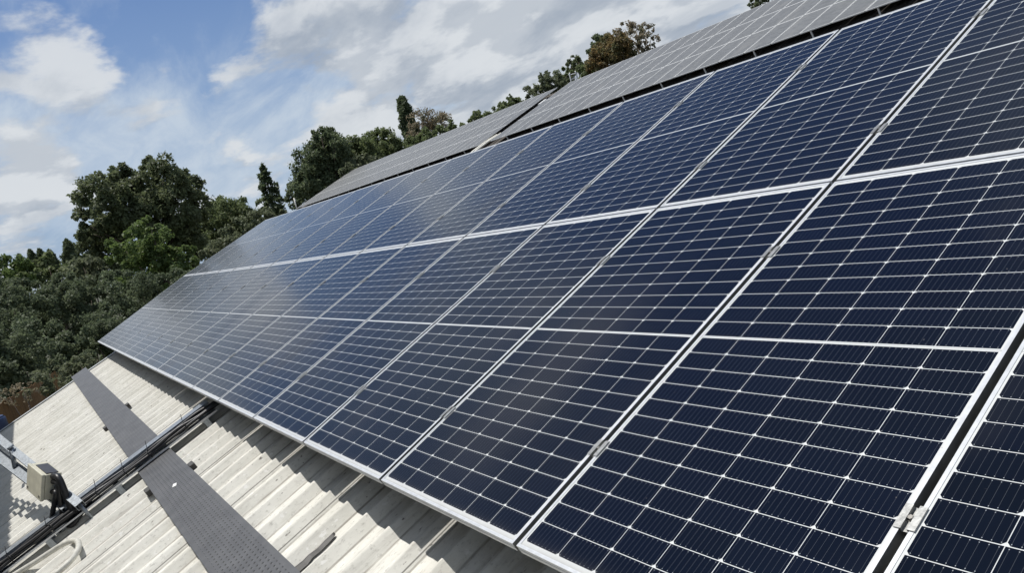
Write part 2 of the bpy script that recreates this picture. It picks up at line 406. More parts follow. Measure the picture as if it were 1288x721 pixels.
# ------------------------------------------------------------------ the corrugated roof under the blue array
H0, SL = 0.314, 0.035
def RW(u, v, dw=0.0): return W(u, v, -(H0+SL*v)+dw)           # a point on the crests of our roof
PROF = [(0.0, -0.050), (0.20, -0.047), (0.42, -0.050), (0.46, -0.047), (0.60, -0.003), (0.63, 0.0), (0.67, 0.0), (0.70, -0.003), (0.90, -0.045), (0.95, -0.050)]
def corrugated(name, u0, u1, v0, v1, P, mat, parent, laps=(), uoff=0.0, seed=1):
    rng = random.Random(seed)
    n0 = math.floor((u0-uoff)/PITCH); n1 = math.ceil((u1-uoff)/PITCH)
    us = []
    for n in range(n0, n1):
        for fx, hz in PROF:
            u = uoff+(n+fx)*PITCH
            if u0 <= u <= u1: us.append((u, hz+rng.uniform(-.0015, .0015)))
    cuts = [v0] + sorted(laps) + [v1]
    vs = []; fs = []; uvs = []
    for k in range(len(cuts)-1):
        a, bq = cuts[k]-(0.10 if k else 0), cuts[k+1]
        rows = [a + (bq-a)*i/4 for i in range(5)]
        base = len(vs)
        for j, v in enumerate(rows):
            lift = 0.009*(1-j/4) if k else 0.0
            for u, hz in us:
                wob = 0.004*math.sin(u*1.7+v*0.9)+0.003*math.sin(u*4.1-v*2.3)
                vs.append(P(u, v, hz+lift+wob)); uvs.append((u, v))
        n = len(us)
        for j in range(len(rows)-1):
            for i in range(n-1):
                fs.append((base+j*n+i, base+j*n+i+1, base+(j+1)*n+i+1, base+(j+1)*n+i))
    me = bpy.data.meshes.new(name); me.from_pydata([tuple(p) for p in vs], [], fs)
    uvl = me.uv_layers.new(name='UVMap')
    li = np.zeros(len(me.loops), dtype=np.int32); me.loops.foreach_get('vertex_index', li)
    uvl.data.foreach_set('uv', np.array(uvs, dtype=np.float32)[li].ravel())
    me.materials.append(mat); me.update()
    o = link(name, me, parent)
    sm = o.modifiers.new('thickness', 'SOLIDIFY'); sm.thickness = 0.006; sm.offset = -1
    return o
VERGE = -15.45
wh = tag(empty('warehouse'), 'low shed roofed in pale weathered corrugated sheets under the blue solar array', 'building')
corrugated('roof', VERGE, 6.5, -2.66, 4.62, RW, M_ROOF, wh, laps=(1.5,), uoff=-1.914-PITCH*0.65)
mb = MB()                                                     # verge trim along the gable edge
for a, bq in ((-2.66, 0.7), (0.7, 4.62)):
    mb.add([RW(VERGE-0.10,a,.012),RW(VERGE+0.05,a,.012),RW(VERGE+0.05,bq,.012),RW(VERGE-0.10,bq,.012),
            RW(VERGE-0.10,a,-.17),RW(VERGE-0.085,a,-.004),RW(VERGE-0.085,bq,-.004),RW(VERGE-0.10,bq,-.17),RW(VERGE+0.05,a,0.004),RW(VERGE+0.05,bq,0.004)],
           [(0,1,2,3),(0,3,7,4),(1,8,9,2)])
mb.build('verge_flashing', M_FLASH, wh)
mb = MB()
p0, p1 = RW(VERGE+.02, -2.66, -.08), RW(VERGE+.02, 4.62, -.08)
q1 = Vector((p1.x, p1.y+5.6, p1.z-2.0))
for x0, x1 in ((VERGE+.02, VERGE+.22), (6.2, 6.4)):
    A = [Vector((x0,p0.y,p0.z)),Vector((x0,p1.y,p1.z)),Vector((x0,q1.y,q1.z)),Vector((x0,q1.y,GROUND)),Vector((x0,p0.y,GROUND))]
    B = [Vector((x1,a.y,a.z)) for a in A]
    mb.add(A+B, [(4,3,2,1,0),(5,6,7,8,9)]+[(i,(i+1)%5,5+(i+1)%5,5+i) for i in range(5)])
mb.box(VERGE+.22, 6.2, p0.y, p0.y+.2, GROUND, p0.z-.05)
mb.build('wall', M_WALL, wh)
mb = MB()                                                     # back slope beyond the ridge
mb.add([p1+Vector((-.1,0,.08)), Vector((6.5,p1.y,p1.z+.08)), Vector((6.5,q1.y,q1.z+.08)), q1+Vector((-.1,0,.08))], [(0,1,2,3)])
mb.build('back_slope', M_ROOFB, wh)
# hole torn in the sheet, filled by a strip of bitumen repair tape
mb = MB()
pts = [(-1.783,-.470),(-1.775,-.42),(-1.788,-.38),(-1.775,-.33),(-1.783,-.28),(-1.788,-.235),(-1.790,-.222)]
wd = [.036,.034,.026,.022,.024,.020,.008]
vs = []
for (u, v), w_ in zip(pts, wd): vs += [RW(u-w_, v, -.030), RW(u+w_, v, -.034), RW(u, v, -.022)]
fs = []
for i in range(len(pts)-1):
    a = i*3; fs += [(a, a+2, a+5, a+3), (a+2, a+1, a+4, a+5)]
mb.add(vs, fs)
tag(mb.build('sealant_strip', M_RUBBER), 'ragged black strip of sealant stuck on the pale corrugated roof beside the walkway', 'sealant')

# neighbouring wall down the slope, which throws the shade across the low edge of the roof
mb = MB()
yw = RW(0, -2.66).y-0.12
HW = 4.1
mb.box(VERGE-1.2, 3.0, yw-.25, yw, GROUND, RW(0, -2.66).z+HW)
tag(mb.build('boundary_wall', M_WALL), 'rendered wall of the next shed standing along the low edge of the corrugated roof', 'wall')

# ------------------------------------------------------------------ solar panels
def frame_mesh(name, mat, lip=LIP):
    LIP = lip
    mb = MB(); a, b_ = PWD/2, PHT/2; h = 0.035
    mb.box(-a, a, -b_, -b_+LIP, -h, 0); mb.box(-a, a, b_-LIP, b_, -h, 0)
    mb.box(-a, -a+LIP, -b_+LIP, b_-LIP, -h, 0); mb.box(a-LIP, a, -b_+LIP, b_-LIP, -h, 0)
    for s in (-1, 1):                                          # the groove pressed along the outer faces
        mb.box(-a, a, s*b_-.0012, s*b_+.0012, -.020, -.016)
    me = mb.mesh(name, mat); me.materials.append(M_GAPSHADE)
    for p in me.polygons:                                     # long outer sides darker: shade of the seams put into their colour
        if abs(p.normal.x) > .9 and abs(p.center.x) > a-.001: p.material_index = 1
    return me
ORD = ['zeroth','first','second','third','fourth','fifth','sixth','seventh','eighth','ninth','tenth','eleventh','twelfth','thirteenth','fourteenth',
       'fifteenth','sixteenth','seventeenth','eighteenth','nineteenth','twentieth','twenty-first','twenty-second','twenty-third','twenty-fourth',
       'twenty-fifth','twenty-sixth','twenty-seventh','twenty-eighth','twenty-ninth','thirtieth']
def frame_at(u, v, sag):
    """matrix of a panel whose centre is at (u,v); the far end of the array rides up a little"""
    def P(uu, vv): return W(uu, vv, sag(uu, vv))
    xa = (P(u+.5, v)-P(u-.5, v)).normalized(); ya = (P(u, v+1)-P(u, v-1)).normalized()
    za = xa.cross(ya).normalized(); ya = za.cross(xa); c = P(u, v)
    return Matrix(((xa.x, ya.x, za.x, c.x), (xa.y, ya.y, za.y, c.y), (xa.z, ya.z, za.z, c.z), (0,0,0,1)))
def sag(u, v):
    t = max(0.0, min(1.1, -u/15.6)); s = v/V
    k = 0.03 + 0.055*math.sin(math.pi*min(1, max(0, s/2)))
    return k*t*t
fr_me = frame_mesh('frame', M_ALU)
lam = MB(); lam.box(-PWD/2+LIP, PWD/2-LIP, -PHT/2+LIP, PHT/2-LIP, -.0060, -.0016); lam_me = lam.mesh('glass_laminate', M_GLASS)
for row in (0, 1):
    for k in range(-1, 15):
        u = -(k-0.5)*U; v = (row+0.5)*V
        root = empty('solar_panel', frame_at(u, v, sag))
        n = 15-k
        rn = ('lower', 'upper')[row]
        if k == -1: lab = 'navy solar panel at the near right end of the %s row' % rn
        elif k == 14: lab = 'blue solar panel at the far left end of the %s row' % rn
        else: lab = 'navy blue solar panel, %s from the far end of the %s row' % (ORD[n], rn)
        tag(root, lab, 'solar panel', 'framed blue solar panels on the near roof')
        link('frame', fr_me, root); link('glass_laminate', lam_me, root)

# clamps on the seams
cb = MB()
cb.box(-.026, -.0105, -.036, .036, .0006, .0040); cb.box(.0105, .026, -.036, .036, .0006, .0040)
cb.box(-.0105, -.0075, -.036, .036, -.010, .0040); cb.box(.0075, .0105, -.036, .036, -.010, .0040)
cb.box(-.0075, .0075, -.036, .036, -.010, -.0070)
plate_me = cb.mesh('plate', M_CLAMP)
bb = MB()
bb.tube([(0,0,-.0070),(0,0,.0045)], .0066, 6); bb.tube([(0,0,-.0075),(0,0,-.0052)], .0072, 14); bb.tube([(0,0,-.30),(0,0,-.0080)], .004, 8)
bolt_me = bb.mesh('bolt', M_BOLT)
CL = [(0, .456), (0, 1.602), (1, .436), (1, 1.577)]
for k in range(0, 15):
    for ci, (row, vv) in enumerate(CL):
        u = -(k-1)*U; v = row*V+vv
        root = empty('mid_clamp', frame_at(u, v, sag))
        root.matrix_world = root.matrix_world @ Matrix.Translation((0, random.Random(k*7+ci).uniform(-.02, .02), .0005))
        tag(root, '%s silver clamp of the %s row on the %s seam from the far end' % (('lower', 'upper')[ci % 2], ('lower', 'upper')[row], ORD[15-k]),
            'clamp', 'silver clamps on the panel seams')
        link('plate', plate_me, root); link('bolt', bolt_me, root)

# mounting rails and their feet under the array
for i, (row, vv) in enumerate(CL):
    v = row*V+vv
    root = tag(empty('mounting_rail'), '%s aluminium rail from the bottom, running along the roof under the blue panels' % ORD[i+1], 'rail', 'rails under the panels')
    mb = MB()
    u0, u1 = -15.55, 2.1
    N = 12
    for j in range(N):
        a = u0+(u1-u0)*j/N; bq = u0+(u1-u0)*(j+1)/N
        mb.add([W(a,v-.02,sag(a,v)-.080),W(a,v+.02,sag(a,v)-.080),W(a,v+.02,sag(a,v)-.037),W(a,v-.02,sag(a,v)-.037),
                W(bq,v-.02,sag(bq,v)-.080),W(bq,v+.02,sag(bq,v)-.080),W(bq,v+.02,sag(bq,v)-.037),W(bq,v-.02,sag(bq,v)-.037)],
               [(0,1,5,4),(1,2,6,5),(2,3,7,6),(3,0,4,7)]+([(3,2,1,0)] if j == 0 else [])+([(4,5,6,7)] if j == N-1 else []))
    mb.build('rail_beam', M_ALUG, root)
    for j in range(8):
        uu = -14.9+j*2.234
        fm = MB(); fm.add([W(uu-.02,v-.02,-H0-SL*v),W(uu+.02,v-.02,-H0-SL*v),W(uu+.02,v+.02,-H0-SL*v),W(uu-.02,v+.02,-H0-SL*v),
                           W(uu-.02,v-.02,sag(uu,v)-.08),W(uu+.02,v-.02,sag(uu,v)-.08),W(uu+.02,v+.02,sag(uu,v)-.08),W(uu-.02,v+.02,sag(uu,v)-.08)],
                          [(0,1,5,4),(1,2,6,5),(2,3,7,6),(3,0,4,7)])
        fm.build('rail_foot', M_GALV, root)

# ------------------------------------------------------------------ far building with the grey arrays
GV, GW, GPHI = 20.70, -4.727, math.radians(-1.67)
GU0 = -23.787                                                  # seam number zero
def G(u, d, w=0.0):
    return W(u, GV + d*math.cos(GPHI) - w*math.sin(GPHI), GW + d*math.sin(GPHI) + w*math.cos(GPHI))
far = tag(empty('far_shed'), 'long neighbouring shed carrying the grey solar arrays beyond the near roof', 'building')
def GR(u, v, dw=0.0): return G(u, v, -0.29+dw)
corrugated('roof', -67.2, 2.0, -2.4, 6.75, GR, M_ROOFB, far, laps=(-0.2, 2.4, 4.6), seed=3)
mb = MB()
a0, a1 = GR(-67, -2.3, -.1), GR(-67, 6.7, -.1)
for x0, x1 in ((-67.0, -66.8), (1.6, 1.8)):
    A = [Vector((x0,a0.y,a0.z)),Vector((x0,a1.y,a1.z)),Vector((x0,a1.y+8,a1.z-2.6)),Vector((x0,a1.y+8,GROUND)),Vector((x0,a0.y,GROUND))]
    B = [Vector((x1,a.y,a.z)) for a in A]
    mb.add(A+B, [(4,3,2,1,0),(5,6,7,8,9)]+[(i,(i+1)%5,5+(i+1)%5,5+i) for i in range(5)])
mb.box(-66.8, 1.6, a0.y, a0.y+.2, GROUND, a0.z-.05)
mb.build('wall', M_WALL, far)
mb = MB(); mb.add([Vector((-67.2,a1.y,a1.z+.1)),Vector((2,a1.y,a1.z+.1)),Vector((2,a1.y+8.2,a1.z-2.55)),Vector((-67.2,a1.y+8.2,a1.z-2.55))], [(0,1,2,3)])
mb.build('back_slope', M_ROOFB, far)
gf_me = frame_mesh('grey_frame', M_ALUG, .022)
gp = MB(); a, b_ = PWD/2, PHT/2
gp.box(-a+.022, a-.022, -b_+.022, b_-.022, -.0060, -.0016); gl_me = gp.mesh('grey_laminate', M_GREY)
rowname = ['bottom', 'middle', 'top']
def grey(k0, k1, block, group):
    n = 0
    for k in range(k0, k1):
        n += 1
        for r in range(3):
            c = G(GU0+(k+.5)*U, (r+.5)*V)
            rt = Matrix.Rotation(TH+GPHI, 4, 'X'); rt.translation = c
            root = empty('grey_solar_panel', rt)
            tag(root, '%s grey panel from the left in the %s row of the %s distant array' % (ORD[n], rowname[r], block), 'solar panel', group)
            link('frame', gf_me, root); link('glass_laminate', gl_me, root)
grey(-38, -9, 'left', 'grey panels of the left distant array')
grey(-8, 15, 'right', 'grey panels of the right distant array')
leg = MB(); leg.box(-.02, .02, -.02, .02, -.29, -.036); leg.box(-.02, .02, -.02, .10, -.29, -.284); leg_me = leg.mesh('support_leg', M_ALUG)
n = 0
for k in list(range(-37, -9, 2))+list(range(-7, 16, 2)):
    n += 1
    rt = Matrix.Rotation(TH+GPHI, 4, 'X'); rt.translation = G(GU0+(k+.33)*U, 0.05)
    o = link('support_leg', leg_me); o.matrix_world = rt
    tag(o, '%s short metal leg from the left under the front edge of the grey arrays' % ORD[n], 'support leg', 'legs under the grey arrays')
# cream conduits running down the gap between the two grey arrays
for i, du in enumerate((-1.02, -0.62)):
    mb = MB(); u = GU0-8*U+du
    mb.tube([G(u, 1.2, -.12), G(u+.02, .3, -.06), G(u+.05, -.6, -.06), G(u+.05, -2.2, -.22)], .055, 8)
    tag(mb.build('conduit_pipe', M_CREAM), ('left of two', 'right of two')[i]+' cream conduits running down the gap between the grey arrays', 'conduit', 'cream conduits in the gap')
mb = MB(); u = GU0-8.6*U
mb.box(-.10, .10, -.28, .28, 0, .10); bx = mb.build('isolator_box', M_WHITE)
rt = Matrix.Rotation(TH+GPHI, 4, 'X'); rt.translation = G(u, 4.6, -.16); bx.matrix_world = rt
tag(bx, 'small white box high in the dark gap between the two grey arrays', 'electrical box')
# ladder head standing over the far ridge
lp = at(724, 108, 47.0); up = Vector((0,0,1))
sd = Vector((CAMW-lp)); sd.z = 0; side = sd.cross(up).normalized()
root = tag(empty('ladder', Matrix.Translation(lp)), 'head of a white metal ladder poking above the ridge behind the grey panels', 'ladder')
for s in (-1, 1):
    mb = MB(); mb.tube([side*s*.19+up*-5.5, side*s*.19+up*.74, side*s*.15+up*.82], .032, 8); mb.build('stile', M_WHITE, root)
for i in range(5):
    mb = MB(); z = .70-i*.26; mb.tube([side*-.19+up*z, side*.19+up*z], .022, 8); mb.build('rung', M_WHITE, root)
# pole at the left corner of the grey array
q = at(374.5, 267, 66.0); q2 = at(369.5, 249, 66.0)
mb = MB(); mb.tube([q-(q2-q)*.2, q2], .05, 8); tag(mb.build('stay_pole', M_CREAM), 'thin pale pole leaning at the left corner of the grey array', 'pole')

# ------------------------------------------------------------------ walkway boards
def board(u0, u1, v0, v1, mat, label, bend=0.0):
    L = u1-u0; Wd = v1-v0
    c = RW((u0+u1)/2, (v0+v1)/2, .034)
    ang = TH-math.atan(SL)
    root = empty('walkway_board', Matrix.Translation(c) @ Matrix.Rotation(ang, 4, 'X'))
    tag(root, label, 'walkway', 'dark steel walkway boards')
    mb = MB(); mb.box(-L/2, L/2, -Wd/2, Wd/2, -.004, 0)
    mb.box(-L/2, L/2, -Wd/2, -Wd/2+.004, -.034, -.004); mb.box(-L/2, L/2, Wd/2-.004, Wd/2, -.034, -.004)
    mb.build('deck', mat, root)
    return root, c, ang
def clip(root, x, y, n):
    mb = MB(); mb.box(x-.055, x+.055, y-.022, y+.022, -.040, .010); me = mb.mesh('fixing_clip', M_RUBBER); bevel(me, .004, 1); link('fixing_clip', me, root)
b1, c1_, _ = board(-16.05, -5.70, -.785, -.468, M_WALKF, 'scuffed dark walkway board on the roof, between the verge and the cable tray')
for x in (-8.9,): clip(b1, x+10.875, .178, 0)
for x in (-8.45,): clip(b1, x+10.875, -.178, 0)
b2, c2_, _ = board(-5.46, 0.4, -.790, -.472, M_WALKN, 'perforated dark walkway board on the roof, nearest the camera beside the cable tray')
for x in (-4.50,): clip(b2, x+2.53, .180, 0)
for x in (-4.72,): clip(b2, x+2.53, -.180, 0)
mb = MB()                                                     # two flakes of paint stuck on the near board
mb = MB(); mb.add([RW(-4.36,-.64,.0365),RW(-4.30,-.66,.0365),RW(-4.27,-.63,.0365),RW(-4.33,-.615,.0365)], [(0,1,2,3)])
tag(mb.build('paper_scrap', M_WHITE), 'white scrap lying on the perforated walkway board', 'scrap')

# ------------------------------------------------------------------ cable tray with its cables
TU0, TU1 = -5.68, -5.40
def TR(u, v, dw): return RW(u - 0.03*(0-v), v, dw)
root = tag(empty('cable_tray'), 'galvanised cable trunking running down the corrugated roof across the walkway', 'cable tray')
va, vb = -3.0, 0.03
def slab(mb, u0, u1, w0, w1, v0=None, v1=None):
    v0 = va if v0 is None else v0; v1 = vb if v1 is None else v1
    mb.add([TR(u0,v0,w0),TR(u1,v0,w0),TR(u1,v0,w1),TR(u0,v0,w1),TR(u0,v1,w0),TR(u1,v1,w0),TR(u1,v1,w1),TR(u0,v1,w1)],
           [(3,2,1,0),(4,5,6,7),(0,1,5,4),(1,2,6,5),(2,3,7,6),(3,0,4,7)])
mb = MB(); slab(mb, TU0, TU0+.12, .050, .128); mb.build('trunking', M_GALV, root)
mb = MB(); slab(mb, TU0-.004, TU0+.124, .1285, .134, -1.30, vb); slab(mb, TU0-.004, TU0+.124, .1285, .134, va, -1.306); mb.build('cover', M_GALV, root)
mb = MB(); slab(mb, TU0+.1245, TU1, .046, .0485); mb.build('cable_shelf', M_GALV, root)
mb = MB(); slab(mb, TU1+.0003, TU1+.004, .046, .060); mb.build('shelf_lip', M_ALU, root)
for v in (-2.55, -1.62, -.98, -.1):
    mb = MB(); slab(mb, TU0-.02, TU1-.001, -.045, .0455, v-.025, v+.025); mb.build('support_foot', M_GALV, root)
rng = random.Random(5)
cn = ['leftmost', 'second', 'third', 'fourth', 'fifth', 'rightmost']
for i in range(6):
    u = TU0+.142+i*.022; pts = []
    for j in range(16):
        v = .33-j*.22
        pts.append(TR(u+rng.uniform(-.013, .013), v, .072+rng.uniform(0, .03)+(0.02 if i in (2,4) else 0)))
    mb = MB(); mb.tube(bez(pts, 5), .0125 if i % 2 else .016, 8)
    tag(mb.build('power_cable', M_BLACK), '%s black cable of the bundle lying in the galvanised cable tray' % cn[i], 'cable', 'black cables in the tray')
for i, v in enumerate((-.25, -.62, -.86, -1.12, -1.55, -1.9)):
    mb = MB(); s = rng.uniform(-.02, .02)
    mb.tube(bez([TR(TU0+.128,v,.06),TR(TU0+.132,v+s,.125),TR(TU0+.18,v+s,.137),TR(TU1-.02,v-s,.125),TR(TU1-.005,v,.062)], 6), .004, 6)
    mb.tube([TR(TU0+.13,v+s,.13),TR(TU0+.115,v+.03+s,.19)], .0028, 5)
    tag(mb.build('cable_tie', M_BLACK), '%s black cable tie round the cables from the top of the tray' % ORD[i+1], 'cable tie', 'cable ties on the tray')

# ------------------------------------------------------------------ raised strut pair, box and hoses at the left
def bpu(px, py, u):
    d = RC.T @ np.array([(px-644)/FPX, (py-360.5)/FPX, 1.0]); s = (u-CAM[0])/d[0]; p = CAM+d*s
    return W(*p)
nrm = W(0,0,1)
def strut(a, b, wd, ht, name, parent):
    """C-channel with slotted back; back face up"""
    t = (b-a).normalized(); sd_ = nrm.cross(t).normalized(); up_ = t.cross(sd_).normalized(); L = (b-a).length
    mb = MB()
    def tf(p): return a + t*p.x + sd_*p.y + up_*p.z
    th = .003
    mb.box(0, L, -wd/2, -wd/2+th, -ht, 0, tf); mb.box(0, L, wd/2-th, wd/2, -ht, 0, tf)
    mb.box(0, L, -wd/2+th, -wd/2+.012, -ht, -ht+th, tf); mb.box(0, L, wd/2-.012, wd/2-th, -ht, -ht+th, tf)
    e = wd*.24
    Ls = L*.40                                                # solid back near the box, slotted towards the wall
    mb.box(0, Ls, -wd/2+th, wd/2-th, -th, -.0004, tf)
    mb.box(Ls, L, -wd/2+th, -e, -th, -.0004, tf); mb.box(Ls, L, e, wd/2-th, -th, -.0004, tf)
    n = int((L-Ls)/.085)
    for i in range(n): mb.box(Ls+i*(L-Ls)/n, Ls+i*(L-Ls)/n+.032, -e, e, -th, -.0004, tf)
    mb.build(name, M_GALV, parent)
    return t, sd_, up_
def photo_x(p):
    c = RC @ (PW.T @ np.array(p) - CAM); return 644+FPX*c[0]/c[2]
def find_f(a, b, px):
    fs_ = np.linspace(0, 1, 400); xs = [photo_x(a+(b-a)*float(f)) for f in fs_]
    return float(np.interp(-px, [-x for x in xs], fs_))
sroot = tag(empty('strut_bracket'), 'pair of raised galvanised strut channels rising left from the cable tray', 'bracket')
A0, A1 = bpu(99, 634, -5.30), bpu(-2, 551, -7.25)
B0, B1 = bpu(90, 641, -5.42), bpu(-2, 573, -7.25)
A2 = A0+(A1-A0)*2.6; B2 = B0+(B1-B0)*2.6; B0 = B0+(B1-B0)*.06
ta, sa, ua = strut(A0, A2, .07, .055, 'channel', sroot)
tb, sb_, ub = strut(B0, B2, .10, .055, 'channel', sroot)
for px, py in ((17, 575), (74, 618)):                          # threaded studs joining the two channels
    f_ = find_f(A0, A1, px); pa = A0+(A1-A0)*f_; f_ = find_f(B0, B1, px+2); pb = B0+(B1-B0)*f_
    mb = MB(); mb.tube([pa+nrm*.03, pb-nrm*.0], .022, 10); mb.tube([pa+nrm*.03, pa+nrm*.05], .034, 6); mb.build('cross_stud', M_GALV, sroot)
for pt, dn_ in ((A0+(A1-A0)*.05, .24), (A0+(A1-A0)*1.9, 1.4)):
    mb = MB(); mb.tube([pt-nrm*.056, pt-nrm*dn_], .016, 8); mb.build('post', M_GALV, sroot)

# junction box sitting across the two struts
fx_ = find_f((A0+B0)/2, (A1+B1)/2, 64)
cpos = (A0+(A1-A0)*fx_ + B0+(B1-B0)*fx_)/2 + ub*.075 - sa*.02
ya_ = -(B1-A1); ya_ = (ya_-ta*ya_.dot(ta)).normalized(); za_ = ta.cross(ya_).normalized()
if za_.dot(nrm) < 0: za_ = -za_
Mx = Matrix(((ta.x, ya_.x, za_.x, cpos.x), (ta.y, ya_.y, za_.y, cpos.y), (ta.z, ya_.z, za_.z, cpos.z), (0,0,0,1)))
jroot = tag(empty('electrical_box', Mx), 'beige electrical junction box mounted on the raised struts with black hoses below', 'electrical box')
def part(name, mat, *boxes, bev=.006):
    mb = MB()
    for bx_ in boxes: mb.box(*[q_*1.02 for q_ in bx_])
    me = mb.mesh(name, mat); bevel(me, bev, 2) if bev else None
    return link(name, me, jroot)
part('body', M_BEIGE, (-.17, .17, -.11, .11, -.05, .075))
part('cover', M_BEIGE, (-.175, .175, -.115, .115, .078, .105))
part('smoked_window', M_LID, (-.15, .10, .1105, .118, -.03, .065), bev=.002)
part('window', M_LID, (.171, .178, -.08, .0, -.03, .05), bev=.002)
part('cover_screw', M_BOLT, (-.145, -.125, -.09, -.07, .1055, .109), (.125, .145, -.09, -.07, .1055, .109), bev=.001)
# black corrugated hoses from the box into the tray
def hose(pts, r, mat, label, name='flexible_hose', rib=True, cat='hose', group=None):
    P = bez(pts, 16); rs = [r*(1.0+(.08 if (i % 2) else -.05)) for i in range(len(P))] if rib else r
    mb = MB(); mb.tube(P, rs, 10); return tag(mb.build(name, mat), label, cat, group)
e0 = Mx @ Vector((-.185, -.04, .02)); e1 = Mx @ Vector((-.185, .05, .02))
hose([e0, e0-ta*.10+nrm*.01, bpu(66, 652, -5.72), bpu(74, 668, -5.62), TR(-5.52, -1.42, .10), TR(-5.50, -1.15, .085)], .021, M_BLACK,
     'black ribbed hose looping low from the beige box into the tray', group='black hoses under the box')
hose([e1, e1-ta*.12, bpu(80, 652, -5.60), bpu(92, 660, -5.50), TR(-5.47, -1.16, .10), TR(-5.47, -.95, .085)], .021, M_BLACK,
     'black ribbed hose curving higher from the beige box into the tray', group='black hoses under the box')
hose([e1+ya_*.05, e1-ta*.14+ya_*.06, bpu(90, 640, -5.5), bpu(97, 643, -5.45)], .028, M_BLACK, 'thick black sleeve running beside the strut end at the beige box', 'cable_sleeve', rib=False)
# pale conduit loop on the sheets
lp_ = [(-5.30,-1.95),(-5.19,-1.75),(-5.09,-1.53),(-4.95,-1.43),(-4.78,-1.405),(-4.60,-1.43),(-4.50,-1.52),(-4.50,-1.66),(-4.60,-1.85),(-4.66,-2.05)]
hose([RW(u, v, .026) for u, v in lp_], .022, M_HOSE, 'off-white conduit looped on the pale corrugated roof below the tray', 'conduit_loop', rib=False, cat='conduit')
lp2 = [(-4.50,-1.50),(-4.43,-1.55),(-4.42,-1.66),(-4.52,-1.86)]
# fallen leaves and grit under the panel edge: each one countable crumb
for i, (px, py) in enumerate(((368,557),(341,566),(320,549),(494,637),(540,667))):
    pass

# ------------------------------------------------------------------ timber fence and drum by the trees
mf, tf_, bf = newmat('orange_brown_boards')
co = tf_.new('ShaderNodeTexCoord').outputs['Object']
nz = tf_.noise(tf_.mapping(co, scale=(1,1,.15)), 9.0, 5, .6)
g_ = tf_.new('ShaderNodeNewGeometry').outputs['Random Per Island']
tf_.put(bf.inputs['Base Color'], tf_.mix(tf_.m('MULTIPLY', tf_.m('ADD', nz, g_), .5), (.13,.07,.028), (.30,.17,.07))); bf.inputs['Roughness'].default_value = .8
fa, fb = at(-45, 520, 22.5), at(95, 462, 31.0)
fa.z = fb.z = (fa.z+fb.z)/2
root = tag(empty('board_fence'), 'orange-brown timber board fence in the shade below the trees', 'fence')
tdir = (fb-fa); L = tdir.length; tdir.normalize(); nd = Vector((-tdir.y, tdir.x, 0))
mb = MB(); n = int(L/.16)
for i in range(n):
    p = fa+tdir*(i*L/n); hgt = rng.uniform(-.03, .03)
    mb.box(0, L/n-.012, 0, .022, -2.2, hgt, lambda q_, p=p: p+tdir*q_.x+nd*q_.y+Vector((0,0,q_.z)))
mb.build('boards', mf, root)
mb = MB()
for z in (-.4, -1.7): mb.box(0, L, .023, .07, z-.05, z+.05, lambda q_: fa+tdir*q_.x+nd*q_.y+Vector((0,0,q_.z)))
mb.build('cross_rail', mf, root)
dp = at(-12, 529, 21.0); mb = MB()
mb.tube([(0,0,-.9),(0,0,-.6),(0,0,-.58),(0,0,-.3),(0,0,-.28),(0,0,-.02),(0,0,0)], [.29,.29,.30,.29,.30,.29,.27], 20)
dr = tag(empty('plastic_drum', Matrix.Translation(dp)), 'blue plastic drum standing before the timber fence', 'drum')
mb.build('body', M_DRUM, dr)
mb = MB(); mb.tube([(0,0,.001),(0,0,.035)], [.27,.25], 20); mb.build('lid', M_DRUM, dr)
mb = MB(); mb.tube([(0,0,GROUND-dp.z),(0,0,-.901)], .32, 14); mb.build('stand', M_WALL, dr)

# ------------------------------------------------------------------ trees
def leaves(centers, normals, size, rng, aspect=1.8, droop=0.0):
    """diamond leaf-clump faces: numpy arrays -> verts (4n,3)"""
    n = len(centers)
    r = rng.normal(size=(n,3)); nn = normals*0.8 + r*0.75
    nn /= np.linalg.norm(nn, axis=1)[:,None]+1e-9
    t = rng.normal(size=(n,3)); t[:,2] -= droop
    t -= nn*(t*nn).sum(1)[:,None]; t /= np.linalg.norm(t, axis=1)[:,None]+1e-9
    b = np.cross(nn, t); s = size*rng.uniform(.55, 1.35, n)[:,None]
    a_ = s*.5*aspect; c_ = s*.5
    k = (nn*s*.18)
    return np.stack([centers-t*a_, centers+b*c_+k, centers+t*a_, centers-b*c_+k], 1).reshape(-1,3)
def leaf_object(name, vs, mat, parent):
    me = bpy.data.meshes.new(name); n = len(vs)//4
    me.vertices.add(len(vs)); me.vertices.foreach_set('co', vs.astype(np.float32).ravel())
    me.loops.add(4*n); me.loops.foreach_set('vertex_index', np.arange(4*n, dtype=np.int32))
    me.polygons.add(n); me.polygons.foreach_set('loop_start', np.arange(0, 4*n, 4, dtype=np.int32))
    me.polygons.foreach_set('loop_total', np.full(n, 4, dtype=np.int32))
    me.materials.append(mat); me.update(calc_edges=True); me.validate()
    return link(name, me, parent)
def crown_points(lobes, per, rng, size):
    """lobes: (centre, radius, squash); clumps spread through each lobe, denser to the shell"""
    C_, N_ = [], []
    for c, r, sq in lobes:
        m_ = int(per*(r/1.5)**2)+30
        # secondary tufts on the lobe
        nt_ = max(10, int(16*(r/1.2)**1.3))
        d = rng.normal(size=(nt_,3)); d /= np.linalg.norm(d, axis=1)[:,None]
        rad = rng.uniform(.55, 1.06, nt_)[:,None]
        tc_ = d*rad*r*np.array([1,1,sq]); tr = rng.uniform(.20, .38, nt_)*r
        which = rng.integers(0, nt_, m_)
        e = rng.normal(size=(m_,3)); e /= np.linalg.norm(e, axis=1)[:,None]
        q_ = tc_[which] + e*(tr[which]*rng.uniform(.35, 1.05, m_))[:,None]
        C_.append(q_+np.array(c)); nn = e*.7+d[which]*.5+np.array([0,0,.6]); N_.append(nn/np.linalg.norm(nn, axis=1)[:,None])
    return np.concatenate(C_), np.concatenate(N_)
